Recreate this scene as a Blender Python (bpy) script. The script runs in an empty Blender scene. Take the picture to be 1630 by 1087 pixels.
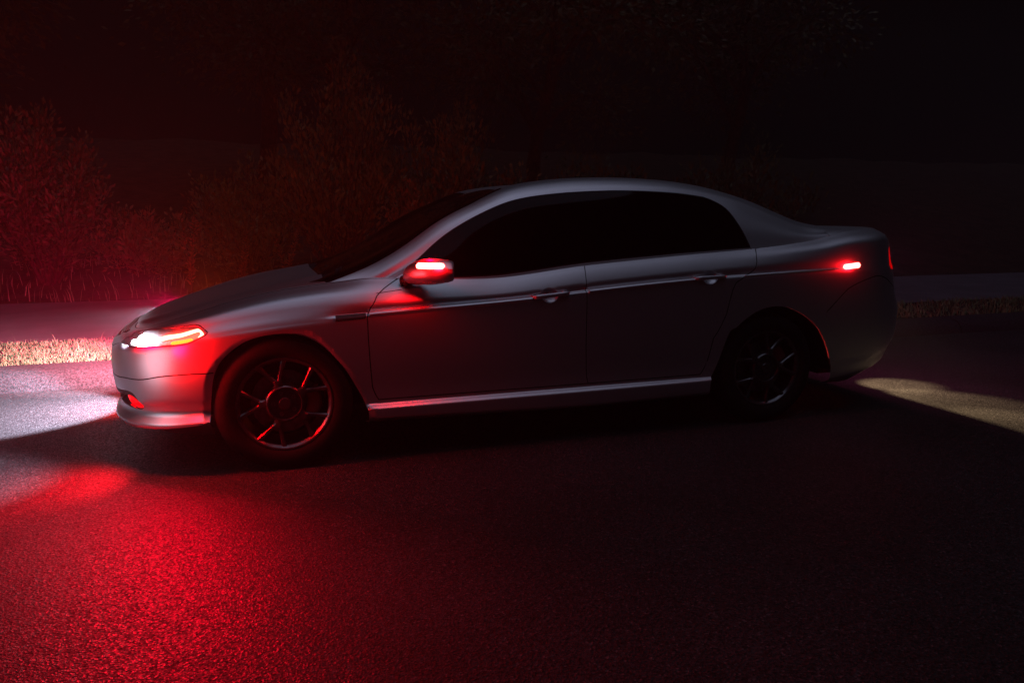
import bpy, math, random
import numpy as np
from mathutils import Vector, Matrix
from mathutils.geometry import delaunay_2d_cdt
R=math.radians
SC=bpy.context.scene
COL=SC.collection
# ------------------------------------------------------------------ camera, world, light, exposure
cam=bpy.data.cameras.new('camera'); co=bpy.data.objects.new('camera',cam); COL.objects.link(co)
cam.sensor_width=36; cam.lens=36*1222/1630; cam.clip_start=.05; cam.clip_end=500
PITCH=9.2265; YAW=18.6647
co.location=(-.1141,-4.647,1.22)
co.rotation_euler=(R(90-PITCH),0,R(-YAW))
SC.camera=co
w=bpy.data.worlds.new('World'); SC.world=w; w.use_nodes=True
nt=w.node_tree; bg=nt.nodes['Background']
sky=nt.nodes.new('ShaderNodeTexSky'); sky.sky_type='NISHITA'; sky.sun_disc=False
sky.sun_elevation=R(-4); sky.sun_rotation=R(150)
nt.links.new(sky.outputs[0],bg.inputs[0]); bg.inputs[1].default_value=.002
sl=bpy.data.lights.new('sky_glow','SUN'); sl.energy=.22; sl.angle=R(54); sl.color=(.68,.71,1.0)
so=bpy.data.objects.new('sky_glow',sl); COL.objects.link(so)
# light comes from high on the camera's side
so.rotation_euler=Vector((.02,-.22,1.0)).normalized().to_track_quat('Z','Y').to_euler()
vs=SC.view_settings; vs.view_transform='Standard'; vs.look='None'; vs.gamma=1; vs.exposure=0; vs.use_curve_mapping=False
SC.cycles.sample_clamp_indirect=6; SC.cycles.max_bounces=6; SC.cycles.volume_bounces=0
SC.cycles.transparent_max_bounces=24; SC.cycles.caustics_reflective=False; SC.cycles.caustics_refractive=False

# ------------------------------------------------------------------ materials
def mat(name,col,rough=.5,metal=0,spec=.5,emit=None,es=0,coat=0):
    m=bpy.data.materials.new(name); m.use_nodes=True; b=m.node_tree.nodes['Principled BSDF']
    b.inputs['Base Color'].default_value=(*col,1); b.inputs['Roughness'].default_value=rough
    b.inputs['Metallic'].default_value=metal; b.inputs['Specular IOR Level'].default_value=spec
    b.inputs['Coat Weight'].default_value=coat; b.inputs['Coat Roughness'].default_value=.12
    if emit: b.inputs['Emission Color'].default_value=(*emit,1); b.inputs['Emission Strength'].default_value=es
    return m
def nodes(m): t=m.node_tree; return t,t.nodes,t.links,t.nodes['Principled BSDF']
def N(ns,kind,**kw):
    n=ns.new(kind)
    for k,v in kw.items():
        if k in n.inputs: n.inputs[k].default_value=v
        else: setattr(n,k,v)
    return n
def vary(m,scale,c0,c1,detail=6,coord='Object',bump=0,bscale=None,bdist=.01,lo=.3,hi=.7,rough=None):
    """noise between two base colours and a noise bump"""
    t,ns,ls,b=nodes(m); tc=N(ns,'ShaderNodeTexCoord')
    n=N(ns,'ShaderNodeTexNoise',Scale=scale,Detail=detail); ls.new(tc.outputs[coord],n.inputs['Vector'])
    r=N(ns,'ShaderNodeValToRGB'); r.color_ramp.elements[0].position=lo; r.color_ramp.elements[1].position=hi
    r.color_ramp.elements[0].color=(*c0,1); r.color_ramp.elements[1].color=(*c1,1)
    ls.new(n.outputs[0],r.inputs[0]); ls.new(r.outputs[0],b.inputs['Base Color'])
    if rough:
        mr=N(ns,'ShaderNodeMapRange'); mr.inputs['To Min'].default_value=rough[0]; mr.inputs['To Max'].default_value=rough[1]
        ls.new(n.outputs[0],mr.inputs[0]); ls.new(mr.outputs[0],b.inputs['Roughness'])
    if bump:
        n2=N(ns,'ShaderNodeTexNoise',Scale=bscale or scale*4,Detail=4); ls.new(tc.outputs[coord],n2.inputs['Vector'])
        bp=N(ns,'ShaderNodeBump',Strength=bump,Distance=bdist); ls.new(n2.outputs[0],bp.inputs['Height']); ls.new(bp.outputs[0],b.inputs['Normal'])
    return m
M={}
M['paint']=vary(mat('silver_paint',(.48,.49,.52),.42,1.0,coat=.0),900,(.68,.69,.72),(.80,.81,.84),detail=2)
M['seam']=mat('black_seam',(.006,.006,.006),.8)
M['plastic']=vary(mat('black_plastic',(.02,.02,.02),.55),60,(.014,.014,.015),(.03,.03,.03))
M['glass']=mat('tinted_glass',(.002,.002,.0025),.06,0,.10)
M['windshield']=mat('windshield_glass',(.003,.002,.0025),.05,0,.6)
M['rubber']=vary(mat('tyre_rubber',(.01,.01,.01),.8,spec=.2),90,(.006,.006,.006),(.015,.0145,.014))
M['alloy']=vary(mat('alloy',(.16,.16,.165),.3,.9),40,(.11,.11,.115),(.19,.19,.195))
M['dark_alloy']=mat('dark_alloy',(.10,.10,.105),.35,.85)
M['disc']=vary(mat('brake_steel',(.25,.24,.23),.4,.8),30,(.16,.15,.15),(.3,.29,.28))
M['caliper']=mat('caliper_paint',(.35,.05,.05),.45,.2)
M['under']=mat('underbody_black',(.008,.008,.008),.9)
M['bowl']=mat('reflector_silver',(.75,.75,.78),.22,.8)
M['bezel']=mat('lamp_bezel',(.40,.40,.42),.45,.3)
M['white_lamp']=mat('white_lamp',(1,1,1),.3,emit=(.92,.90,1.0),es=34)
M['red_lamp']=mat('red_strip_lamp',(.6,.02,.02),.3,emit=(1,.06,.035),es=36)
M['red_marker']=mat('red_marker_lamp',(.6,.02,.02),.3,emit=(1,.05,.04),es=40)
M['amber_lamp']=mat('amber_lamp',(.8,.3,.02),.3,emit=(1,.24,.02),es=3.2)
M['red_dim']=mat('red_lamp_dim',(.4,.0,.0),.3,emit=(1,.0,.003),es=1.3)
M['tail']=mat('tail_lens',(.35,.0,.0),.15,emit=(1,.0,.0),es=.42)
M['lens']=mat('clear_lens',(1,1,1),.05)
t,ns,ls,b=nodes(M['lens'])
tr=N(ns,'ShaderNodeBsdfTransparent'); gl=N(ns,'ShaderNodeBsdfGlossy',Roughness=.05); fr=N(ns,'ShaderNodeFresnel',IOR=1.45); mx=N(ns,'ShaderNodeMixShader')
ls.new(fr.outputs[0],mx.inputs[0]); ls.new(tr.outputs[0],mx.inputs[1]); ls.new(gl.outputs[0],mx.inputs[2]); ls.new(mx.outputs[0],ns['Material Output'].inputs['Surface'])
M['mirror']=mat('mirror_glass',(.7,.7,.72),.03,1)
LP=dict(head=620,spill=1050,bulb=3,wg=2.6,strip=9,redn=88,redf=110,fog=150,mg=48,mgf=34,amb=170,sig=4.2,sig2=3,rear=.8,tail=11,plate=150,haze=.0027,aniso=.0)
def pchip(x, xs, ys):
    xs=np.asarray(xs,float); ys=np.asarray(ys,float); x=np.clip(np.asarray(x,float),xs[0],xs[-1])
    if ys.ndim==1: ys=ys[:,None]; sq=True
    else: sq=False
    h=np.diff(xs)[:,None]; d=np.diff(ys,axis=0)/h
    m=np.zeros_like(ys); m[0]=d[0]; m[-1]=d[-1]
    if len(xs)>2:
        w1=2*h[1:]+h[:-1]; w2=h[1:]+2*h[:-1]
        same=(d[1:]*d[:-1])>0
        with np.errstate(divide='ignore',invalid='ignore'):
            mm=(w1+w2)/(w1/d[:-1]+w2/d[1:])
        m[1:-1]=np.where(same,mm,0)
    i=np.clip(np.searchsorted(xs,x)-1,0,len(xs)-2)
    t=((x-xs[i])/(xs[i+1]-xs[i]))[:,None]; hh=h[i]
    r=(1+2*t)*(1-t)**2*ys[i]+t*(1-t)**2*hh*m[i]+t*t*(3-2*t)*ys[i+1]+t*t*(t-1)*hh*m[i+1]
    return r[:,0] if sq else r
def lin(x,xs,ys): return np.interp(x,xs,ys)
# ---- lower body: 13 lines that run from the nose round the side to the tail
XF,XR=-.25,3.35; RW=.75; QF=XF-RW*np.pi/2; QR=XR+RW*np.pi/2
#          0     1     2     3     4     5     6     7     8     9     10    11    12
LXF=[-.70,-.78,-.82,-.835,-.805,-.825,-.838,-.825,-.790,-.770,-.757,-.738,-.715]  # nose x of each line
LXR=[3.68,3.82,3.89,3.915,3.93,3.965,3.975,3.92,3.885,3.877,3.868,3.845,3.82]
LN =[2.6,2.6,2.6,2.6,2.6,2.6,2.6,2.6,2.6,2.6,2.6,2.6,2.5]
LNR=[3.5]*13
XK=[-.83,-.7,-.55,-.35, 0.,.2,.3,.45,1.0,1.6,2.2,2.7,3.1,3.4,3.7,3.87]
def tab(*v): return v
stripe=lambda x: pchip(x,[-.83,-.7,-.5,-.3,0,.26,.42,1.27,1.53,2.23,2.53,3.2,3.87],[.625,.63,.65,.68,.715,.735,.745,.793,.817,.866,.879,.904,.915])
LZ=[ [.17]*16,
 [.200,.215,.235,.258,.24,.215,.205,.205,.195,.185,.19,.20,.21,.235,.30,.40],
 [.215,.226,.240,.258,.250,.235,.235,.235,.225,.215,.22,.225,.235,.26,.33,.42],
 [.240,.250,.258,.270,.268,.27,.27,.275,.279,.283,.287,.29,.30,.32,.38,.44],
 [.292,.302,.310,.316,.305,.30,.30,.302,.304,.306,.308,.312,.33,.35,.41,.46],
 [.36,.36,.37,.38,.37,.36,.36,.36,.36,.36,.37,.38,.40,.42,.47,.50],
 [.49,.49,.50,.50,.51,.51,.51,.51,.53,.54,.55,.57,.58,.60,.62,.64],
 None,None,None,None,None,None]
LW=[ [.72]*16,
 [.86,.86,.865,.87,.86,.86,.87,.87,.87,.87,.86,.86,.86,.85,.83,.82],
 [.895,.895,.90,.90,.89,.895,.90,.905,.905,.905,.90,.895,.89,.88,.86,.85],
 [.90,.90,.90,.90,.90,.90,.905,.908,.908,.908,.905,.90,.895,.89,.87,.86],
 [.862,.862,.864,.866,.882,.885,.88,.878,.878,.878,.88,.89,.895,.89,.88,.87],
 [.89,.89,.89,.89,.895,.885,.88,.878,.878,.878,.88,.89,.90,.895,.885,.88],
 [.895,.895,.898,.90,.905,.90,.898,.896,.896,.897,.90,.907,.907,.90,.89,.885],
 [.89,.89,.892,.898,.907,.908,.908,.907,.907,.907,.909,.912,.908,.90,.89,.885],
 [.88,.88,.882,.888,.898,.902,.906,.906,.906,.906,.907,.908,.904,.896,.884,.88],
 [.87,.87,.874,.880,.892,.896,.891,.888,.888,.888,.889,.892,.894,.892,.88,.875],
 [.86,.86,.862,.866,.878,.885,.888,.893,.893,.892,.892,.893,.892,.886,.875,.87],
 [.83,.83,.830,.828,.836,.844,.850,.858,.8665,.866,.863,.860,.860,.857,.85,.845],
 [.70,.70,.705,.71,.725,.735,.75,.785,.838,.838,.832,.822,.80,.765,.74,.735]]
Z12=[.650,.69,.733,.785,.866,.893,.904,.920,.903,.960,1.005,1.037,1.078,1.132,1.147,1.13]
def line(k,q):
    """(x,w,z) of line k at unwrapped length q"""
    q=np.asarray(q,float)
    ps=np.clip((XF-q)/RW,0,np.pi/2); pr=np.clip((q-XR)/RW,0,np.pi/2)
    def rho(p,L,W,n): return ((np.abs(np.cos(p))/W)**n+(np.abs(np.sin(p))/L)**n)**(-1/n)
    xn=np.where(q<XF,XF-np.sin(ps)*rho(ps,.58,.9,2.6),np.where(q>XR,XR+np.sin(pr)*rho(pr,.52,.9,3.),q))
    W=pchip(xn,XK,LW[k]); 
    if k<7: Z=pchip(xn,XK,LZ[k])
    else:
        zs=stripe(xn); zt=pchip(xn,XK,Z12)
        # groove depth under the shoulder fades out past the ends of the moulding
        if k==7: Z=zs-.03-.17*np.clip((xn-3.5)/.37,0,1)**2*(3-2*np.clip((xn-3.5)/.37,0,1))
        elif k==8: Z=zs
        elif k==9: Z=zs+.014
        elif k==10: Z=zs+.042*np.clip((zt-zs)/.16,.4,1)
        elif k==11: Z=zs+.042*np.clip((zt-zs)/.16,.4,1)+(zt-zs-.042*np.clip((zt-zs)/.16,.4,1))*np.interp(xn,[.2,.5,2.4,3.0,3.6],[.60,.54,.58,.68,.72])
        else: Z=zt
    Lf=XF-LXF[k]; Lr=LXR[k]-XR
    rf=rho(ps,Lf,W,LN[k]); rr=rho(pr,Lr,W,LNR[k])
    x=np.where(q<XF,XF-np.sin(ps)*rf,np.where(q>XR,XR+np.sin(pr)*rr,q))
    w=np.where(q<XF,np.cos(ps)*rf,np.where(q>XR,np.cos(pr)*rr,W))
    return x,w,Z
def side(q,t):
    """points of the near side skin, y negative"""
    q=np.asarray(q,float).ravel(); t=np.clip(np.asarray(t,float).ravel(),0,12)
    A=np.stack([np.stack(line(k,q),-1) for k in range(13)],0)   # 13,N,3
    K=np.arange(13.)
    h=1.; d=np.diff(A,axis=0); m=np.zeros_like(A); m[0]=d[0]; m[-1]=d[-1]
    with np.errstate(divide='ignore',invalid='ignore'):
        mm=2*d[1:]*d[:-1]/(d[1:]+d[:-1])
    m[1:-1]=np.where(d[1:]*d[:-1]>0,mm,0)
    i=np.clip(np.floor(t).astype(int),0,11); n=np.arange(len(q)); u=(t-i)[:,None]
    r=(1+2*u)*(1-u)**2*A[i,n]+u*(1-u)**2*m[i,n]+u*u*(3-2*u)*A[i+1,n]+u*u*(u-1)*m[i+1,n]
    r[:,1]*=-1
    return r
# ---- hood and deck as heights over the plan
def l12(x):   # (w,z) of line 12 at plan x
    q=np.linspace(QF,QR,900); X,W,Z=line(12,q)
    return np.interp(x,X,W),np.interp(x,X,Z)
ZHC=([-.74,-.66,-.5,-.36,-.18,0,.12,.3],[.660,.697,.743,.778,.818,.857,.885,.918])
def hood(x,y):
    x=np.asarray(x,float);y=np.abs(np.asarray(y,float))
    w,z=l12(x); w=np.maximum(w,.02); s=np.clip(y/w,0,1)
    zc=pchip(x,*ZHC)
    f=pchip(s,[0,.3,.55,.68,.80,.9,1.],[1.0,.96,.86,.74,.20,.06,0.])
    lift=np.interp(x,[-.72,-.45,.1],[0,.010,.018])*np.exp(-((s-.66)/.10)**2)
    return z+(zc-z)*f+lift
ZDC=([3.1,3.3,3.5,3.7,3.83],[1.155,1.158,1.16,1.155,1.135])
def deck(x,y):
    x=np.asarray(x,float);y=np.abs(np.asarray(y,float))
    w,z=l12(x); s=np.clip(y/np.maximum(w,.02),0,1); zc=pchip(x,*ZDC)
    return z+(zc-z)*pchip(s,[0,.5,.85,.95,1.],[1,.97,.8,.4,0])
# ---- greenhouse: 7 section points, x from cowl to deck
GX=[.15,.3,.45,.62,.85,1.05,1.24,1.45,1.66,1.9,2.17,2.4,2.6,2.78,2.98,3.15,3.3,3.45]
GSIL=[.83,.885,.945,1.036,1.190,1.283,1.356,1.391,1.409,1.417,1.409,1.386,1.348,1.292,1.215,1.165,1.148,1.115]
GGZ=[.74,.80,.868,.958,1.125,1.234,1.306,1.338,1.354,1.362,1.355,1.334,1.300,1.235,1.160,1.126,1.124,1.10]   # glass top
GZC=[.87,.935,1.00,1.078,1.200,1.298,1.376,1.412,1.427,1.434,1.428,1.410,1.375,1.327,1.252,1.188,1.152,1.10]
GGW=[.75,.755,.755,.745,.720,.698,.683,.671,.664,.661,.661,.665,.676,.700,.728,.738,.742,.742]
GRW=[.71,.705,.695,.685,.662,.642,.630,.618,.611,.606,.606,.609,.619,.643,.670,.680,.684,.684]
_gf=np.linspace(0,3.7,741)
def _sm(a,s=.045):
    v=pchip(_gf,GX,a); v=np.where(_gf<GX[0],v[30],v); k=np.exp(-.5*(np.arange(-30,31)*.005/s)**2); k/=k.sum()
    e=np.concatenate([np.full(30,v[0]),v,np.full(30,v[-1])]); return np.convolve(e,k,'valid')
_gt={}
def gh(x,t):
    x=np.asarray(x,float).ravel(); t=np.clip(np.asarray(t,float).ravel(),0,6)
    def g(a):
        if id(a) not in _gt: _gt[id(a)]=_sm(a)
        return np.interp(x,_gf,_gt[id(a)])
    if 'l12' not in _gt:
        wf,zf=l12(_gf); k=np.exp(-.5*(np.arange(-30,31)*.005/.05)**2); k/=k.sum()
        f=lambda v: np.convolve(np.concatenate([np.full(30,v[0]),v,np.full(30,v[-1])]),k,'valid')
        _gt['l12']=(f(wf),f(zf))
    wb=np.interp(x,_gf,_gt['l12'][0])-.006; zb=np.interp(x,_gf,_gt['l12'][1])-.004
    sil,gz,zc,gw,rw=g(GSIL),g(GGZ),g(GZC),g(GGW),g(GRW)
    gz=np.maximum(gz,zb+.01*0-.2)
    P=np.stack([np.stack([wb,zb],-1),
      np.stack([wb+(gw-wb)*.45+.006,zb+(gz-zb)*.52],-1),
      np.stack([gw,gz],-1),
      np.stack([gw-.028,gz+(sil-gz)*.62],-1),
      np.stack([rw,sil],-1),
      np.stack([rw*.5,sil+(zc-sil)*.78],-1),
      np.stack([rw*0,zc],-1)],0)
    A=P; d=np.diff(A,axis=0); H=np.linalg.norm(d,axis=2,keepdims=True)+1e-9; g1=d/H
    m=np.zeros_like(A); m[0]=g1[0]; m[-1]=g1[-1]*[1,0]
    m[1:-1]=(H[:-1]*g1[1:]+H[1:]*g1[:-1])/(H[:-1]+H[1:])
    i=np.clip(np.floor(t).astype(int),0,5); n=np.arange(len(x)); u=(t-i)[:,None]; h=H[i,n]
    r=(1+2*u)*(1-u)**2*A[i,n]+u*(1-u)**2*h*m[i,n]+u*u*(3-2*u)*A[i+1,n]+u*u*(u-1)*h*m[i+1,n]
    return np.stack([x,-r[:,0],r[:,1]],-1)

def tz(x,z):
    """line number at length x and height z on the straight part of the side"""
    tt=np.linspace(4,12,161); P=side(np.full(161,x),tt); return float(np.interp(z,P[:,2],tt))
# ------------------------------------------------------------------ object helpers
def mesh(name,V,F,mats,parent=None,mi=None,normals=None,smooth=True,sharp=None):
    me=bpy.data.meshes.new(name); me.from_pydata([tuple(map(float,v)) for v in V],[],[tuple(map(int,f)) for f in F])
    for m in (mats if isinstance(mats,(list,tuple)) else [mats]): me.materials.append(m)
    if mi is not None: me.polygons.foreach_set('material_index',np.asarray(mi,dtype=np.int32))
    me.polygons.foreach_set('use_smooth',np.full(len(me.polygons),smooth))
    if sharp: me.set_sharp_from_angle(angle=R(sharp))
    if normals is not None: me.normals_split_custom_set_from_vertices([tuple(map(float,n)) for n in normals])
    me.update()
    o=bpy.data.objects.new(name,me); COL.objects.link(o)
    if parent: o.parent=parent
    return o
def empty(name,label,cat,loc=(0,0,0),group=None):
    o=bpy.data.objects.new(name,None); COL.objects.link(o); o.location=loc; o['label']=label; o['category']=cat
    if group: o['group']=group
    return o
class MB:
    """collects geometry for one mesh"""
    def __init__(s): s.V=[];s.F=[];s.mi=[]
    def add(s,V,F,mi=0,flip=False):
        n=len(s.V); s.V+= [tuple(v) for v in V]
        s.F+=[tuple(n+i for i in (f[::-1] if flip else f)) for f in F]; s.mi+=[mi]*len(F)
    def box(s,c,d,mi=0,rot=None):
        vs=[Vector((sx*d[0]/2,sy*d[1]/2,sz*d[2]/2)) for sx in(-1,1) for sy in(-1,1) for sz in(-1,1)]
        if rot: vs=[rot@v for v in vs]
        s.add([v+Vector(c) for v in vs],[(0,1,3,2),(4,6,7,5),(0,4,5,1),(2,3,7,6),(0,2,6,4),(1,5,7,3)],mi)
    def lathe(s,prof,n=64,mi=0,axis='y',c=(0,0,0),closed=False):
        """prof: (offset along axis, radius)"""
        V=[];F=[]
        for k in range(n):
            a=2*math.pi*k/n; ca,sa=math.cos(a),math.sin(a)
            for (o,r) in prof: V.append((c[0]+r*ca,c[1]+o,c[2]+r*sa) if axis=='y' else (c[0]+o,c[1]+r*ca,c[2]+r*sa) if axis=='x' else (c[0]+r*ca,c[1]+r*sa,c[2]+o))
        m=len(prof)
        for k in range(n):
            k2=(k+1)%n
            for j in range(m-1+(1 if closed else 0)):
                j2=(j+1)%m; F.append((k*m+j,k2*m+j,k2*m+j2,k*m+j2))
        s.add(V,F,mi)
    def tube(s,P,r,n=10,mi=0,cap=True):
        P=[Vector(p) for p in P]; rs=r if isinstance(r,(list,tuple)) else [r]*len(P)
        V=[];F=[];up=Vector((.13,.21,1)).normalized()
        for i,p in enumerate(P):
            d=(P[min(i+1,len(P)-1)]-P[max(i-1,0)]).normalized()
            a=d.cross(up)
            if a.length<.05: a=d.cross(Vector((1,0,0)))
            a.normalize(); b=d.cross(a)
            for k in range(n): t=2*math.pi*k/n; V.append(p+a*(math.cos(t)*rs[i])+b*(math.sin(t)*rs[i]))
        for i in range(len(P)-1):
            for k in range(n): k2=(k+1)%n; F.append((i*n+k,i*n+k2,(i+1)*n+k2,(i+1)*n+k))
        if cap: F.append(tuple(range(n))[::-1]); F.append(tuple((len(P)-1)*n+k for k in range(n)))
        s.add(V,F,mi)
    def build(s,name,mats,parent=None,**kw):
        return mesh(name,s.V,s.F,mats,parent,mi=s.mi,**kw)
def mirrored(o,name=None,parent=None):
    """a copy of a near-side part for the far side of the car"""
    me=o.data.copy(); n=len(me.vertices); a=np.empty(n*3,dtype=np.float32); me.vertices.foreach_get('co',a); a=a.reshape(-1,3)
    cn=np.empty(len(me.loops)*3,dtype=np.float32); has=me.has_custom_normals
    V=a*np.array([1,-1,1]); F=[tuple(p.vertices)[::-1] for p in me.polygons]; mi=[p.material_index for p in me.polygons]
    nrm=None
    if has:
        nv=np.zeros((n,3)); vi=np.empty(len(me.loops),dtype=np.int32); me.loops.foreach_get('vertex_index',vi)
        me.corner_normals.foreach_get('vector',cn); nv[vi]=cn.reshape(-1,3); nrm=nv*np.array([1,-1,1])
    ms=list(me.materials); bpy.data.meshes.remove(me)
    return mesh(name or o.name.split('.')[0],V,F,ms,parent or o.parent,mi=mi,normals=nrm)

# ------------------------------------------------------------------ skins cut into panels
TS=.06
def inpoly(P,poly):
    x,y=P[:,0],P[:,1]; c=np.zeros(len(P),bool); n=len(poly)
    for i in range(n):
        x1,y1=poly[i];x2,y2=poly[(i+1)%n]
        if y1==y2: continue
        k=((y1>y)!=(y2>y))&(x<(x2-x1)*(y-y1)/(y2-y1)+x1); c^=k
    return c
def dens(pl,step,closed=False,ts=TS):
    out=[]; pl=list(pl)+([pl[0]] if closed else [])
    for a,b in zip(pl[:-1],pl[1:]):
        L=math.hypot(b[0]-a[0],(b[1]-a[1])*ts); k=max(1,int(L/step))
        for i in range(k): out.append((a[0]+(b[0]-a[0])*i/k,a[1]+(b[1]-a[1])*i/k))
    if not closed: out.append(pl[-1])
    return out
def smoothpl(pl,n=6,closed=False):
    """Catmull-Rom through the points"""
    P=[np.array(p,float) for p in pl]; m=len(P); out=[]
    for i in range(m if closed else m-1):
        p0=P[(i-1)%m] if closed or i>0 else P[0]; p1=P[i]; p2=P[(i+1)%m]; p3=P[(i+2)%m] if closed or i+2<m else P[-1]
        for k in range(n):
            u=k/n; out.append(tuple(.5*((2*p1)+(p2-p0)*u+(2*p0-5*p1+4*p2-p3)*u*u+(3*p1-p0-3*p2+p3)*u**3)))
    if not closed: out.append(tuple(P[-1]))
    return out
def ptseg(P,pl,closed=False):
    """distance of 3-D points to a 3-D polyline"""
    Q=np.asarray(pl); best=np.full(len(P),9.)
    nx=np.roll(Q,-1,0) if closed else Q[1:]; Q0=Q if closed else Q[:-1]
    for a,b in zip(Q0,nx):
        d=b-a; L=max(d@d,1e-12); t=np.clip((P-a)@d/L,0,1); best=np.minimum(best,np.linalg.norm(P-a-t[:,None]*d,axis=1))
    return best
class Skin:
    def __init__(s,fn,box,ts,step):
        s.fn=fn; s.box=box; s.ts=ts; s.pts=[]; s.edges=[]; s.gaps=[]; s.holes=[]
        q0,q1,t0,t1=box
        s.line([(q0,t0),(q1,t0),(q1,t1),(q0,t1)],closed=True,step=step)
        s.grid(box,step)
    def grid(s,box,step):
        q0,q1,t0,t1=box
        nq=max(2,int((q1-q0)/step)); nt_=max(2,int((t1-t0)*s.ts/step))
        s.pts+= [(a,b,0) for a in np.linspace(q0,q1,nq+1)[1:-1] for b in np.linspace(t0,t1,nt_+1)[1:-1]]
    def line(s,pl,closed=False,step=.02):
        pl=dens(pl,step,closed,s.ts); n=len(s.pts); s.pts+=[(a,b,1) for a,b in pl]
        m=len(pl); s.edges+=[(n+i,n+(i+1)%m) for i in range(m if closed else m-1)]
        return pl
    def P(s,a): a=np.asarray(a,float); return s.fn(a[:,0],a[:,1])
    def nrm(s,a):
        a=np.asarray(a,float); e=.004; q0,q1,t0,t1=s.box; et=e/s.ts
        A=a.copy();B=a.copy();A[:,0]=np.clip(a[:,0]+e,q0,q1);B[:,0]=np.clip(a[:,0]-e,q0,q1)
        Cc=a.copy();D=a.copy();Cc[:,1]=np.clip(a[:,1]+et,t0,t1);D[:,1]=np.clip(a[:,1]-et,t0,t1)
        dq=s.P(A)-s.P(B); dt=s.P(Cc)-s.P(D); n=np.cross(dq,dt); L=np.linalg.norm(n,axis=1,keepdims=True); L[L==0]=1
        return n/L
    def gap(s,pl,w=.0028,closed=False,step=.02):
        """a panel gap: three parallel lines, the middle one sunk"""
        pl=dens(pl,step,closed,s.ts); a=np.array(pl); m=len(a)
        if closed: d=np.roll(a,-1,0)-np.roll(a,1,0)
        else: d=np.gradient(a,axis=0)
        e=1e-3; Mq=np.linalg.norm(s.P(a+[e,0])-s.P(a-[e,0]),axis=1)/(2*e)+1e-6; e2=.02
        Mt=np.linalg.norm(s.P(a+[0,e2])-s.P(a-[0,e2]),axis=1)/(2*e2)+1e-6
        Mq=np.maximum(Mq,.3); Mt=np.maximum(Mt,.012); nx=-d[:,1]*Mt; ny=d[:,0]*Mq; L=np.hypot(nx,ny); L[L==0]=1
        off=np.stack([nx/L/Mq,ny/L/Mt],1)*w
        s.line(pl,closed,step=9); lo=[tuple(v) for v in a-off]; hi=[tuple(v) for v in a+off]
        s.line(lo,closed,step=9); s.line(hi,closed,step=9)
        s.gaps.append((lo+hi[::-1] if not closed else None,np.array(pl),closed,w))
    def hole(s,pl,closed=True): s.line(pl,closed=True,step=.012); s.holes.append(pl)
    def solve(s):
        q0,q1,t0,t1=s.box
        P=np.array(s.pts); con=P[P[:,2]==1][:,:2]*[1,s.ts]
        keep=np.ones(len(P),bool); free=np.where(P[:,2]==0)[0]
        fp=P[free][:,:2]*[1,s.ts]
        for i in range(0,len(free),400):
            d=np.min(np.hypot(fp[i:i+400,0,None]-con[None,:,0],fp[i:i+400,1,None]-con[None,:,1]),axis=1); keep[free[i:i+400]]=d>.007
        idx=np.cumsum(keep)-1; E=[(int(idx[a]),int(idx[b])) for a,b in s.edges]
        PP=P[keep][:,:2]*[1,s.ts]
        r=delaunay_2d_cdt([Vector(p) for p in PP],E,[],0,1e-6)
        V=np.array([tuple(v) for v in r[0]])/[1,s.ts]; F=np.array([f for f in r[2] if len(f)==3])
        c=V[F].mean(1); ok=(c[:,0]>q0)&(c[:,0]<q1)&(c[:,1]>t0)&(c[:,1]<t1)
        # drop degenerate
        A=V[F]; ar=np.abs((A[:,1,0]-A[:,0,0])*(A[:,2,1]-A[:,0,1])-(A[:,2,0]-A[:,0,0])*(A[:,1,1]-A[:,0,1])); ok&=ar>1e-9
        F=F[ok]; c=c[ok]; V[:,0]=np.clip(V[:,0],q0,q1); V[:,1]=np.clip(V[:,1],t0,t1)
        A=V[F]; sg=((A[:,1,0]-A[:,0,0])*(A[:,2,1]-A[:,0,1])-(A[:,2,0]-A[:,0,0])*(A[:,1,1]-A[:,0,1]))<0; F[sg]=F[sg][:,::-1]
        s.V=V; s.F=F; s.c=c; s.X=s.P(V); s.Nn=s.nrm(V); s.mi=np.zeros(len(F),int); s.off=np.zeros(len(V))
        s.alive=np.ones(len(F),bool)
        for h in s.holes: s.alive&=~inpoly(c,h)
        Xc=s.P(c)
        for poly,pl,closed,w in s.gaps:
            L3=s.P(pl); d=ptseg(Xc,L3,closed); s.mi[d<w*.98]=1
            dv=ptseg(s.X,L3,closed); s.off[dv<w*.3]=-.006
    def panel(s,sel,name,mats,parent,both=True,extra=None):
        """faces chosen by sel become one mesh (both sides of the car in it when both is set)"""
        f=s.F[sel&s.alive]; mi=s.mi[sel&s.alive]
        u,inv=np.unique(f,return_inverse=True); f=inv.reshape(-1,3)
        X=s.X[u]+s.Nn[u]*s.off[u][:,None]; n=s.Nn[u]
        if both:
            m=len(X); X=np.concatenate([X,X*[1,-1,1]]); n=np.concatenate([n,n*[1,-1,1]]); f=np.concatenate([f,f[:,::-1]+m]); mi=np.concatenate([mi,mi])
        o=mesh(name,X,f,mats,parent,mi=mi,normals=n)
        return o
# ================================================================== the car
car=empty('silver_sedan','silver four-door sedan with red marker lamps lit, parked along the kerb at night','car',(0,0,0))
PM=[M['paint'],M['seam']]
A=Skin(side,(QF,QR,0,12),TS,.024)
QYF=QF+.50      # nose centre to about y=-.37
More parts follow.
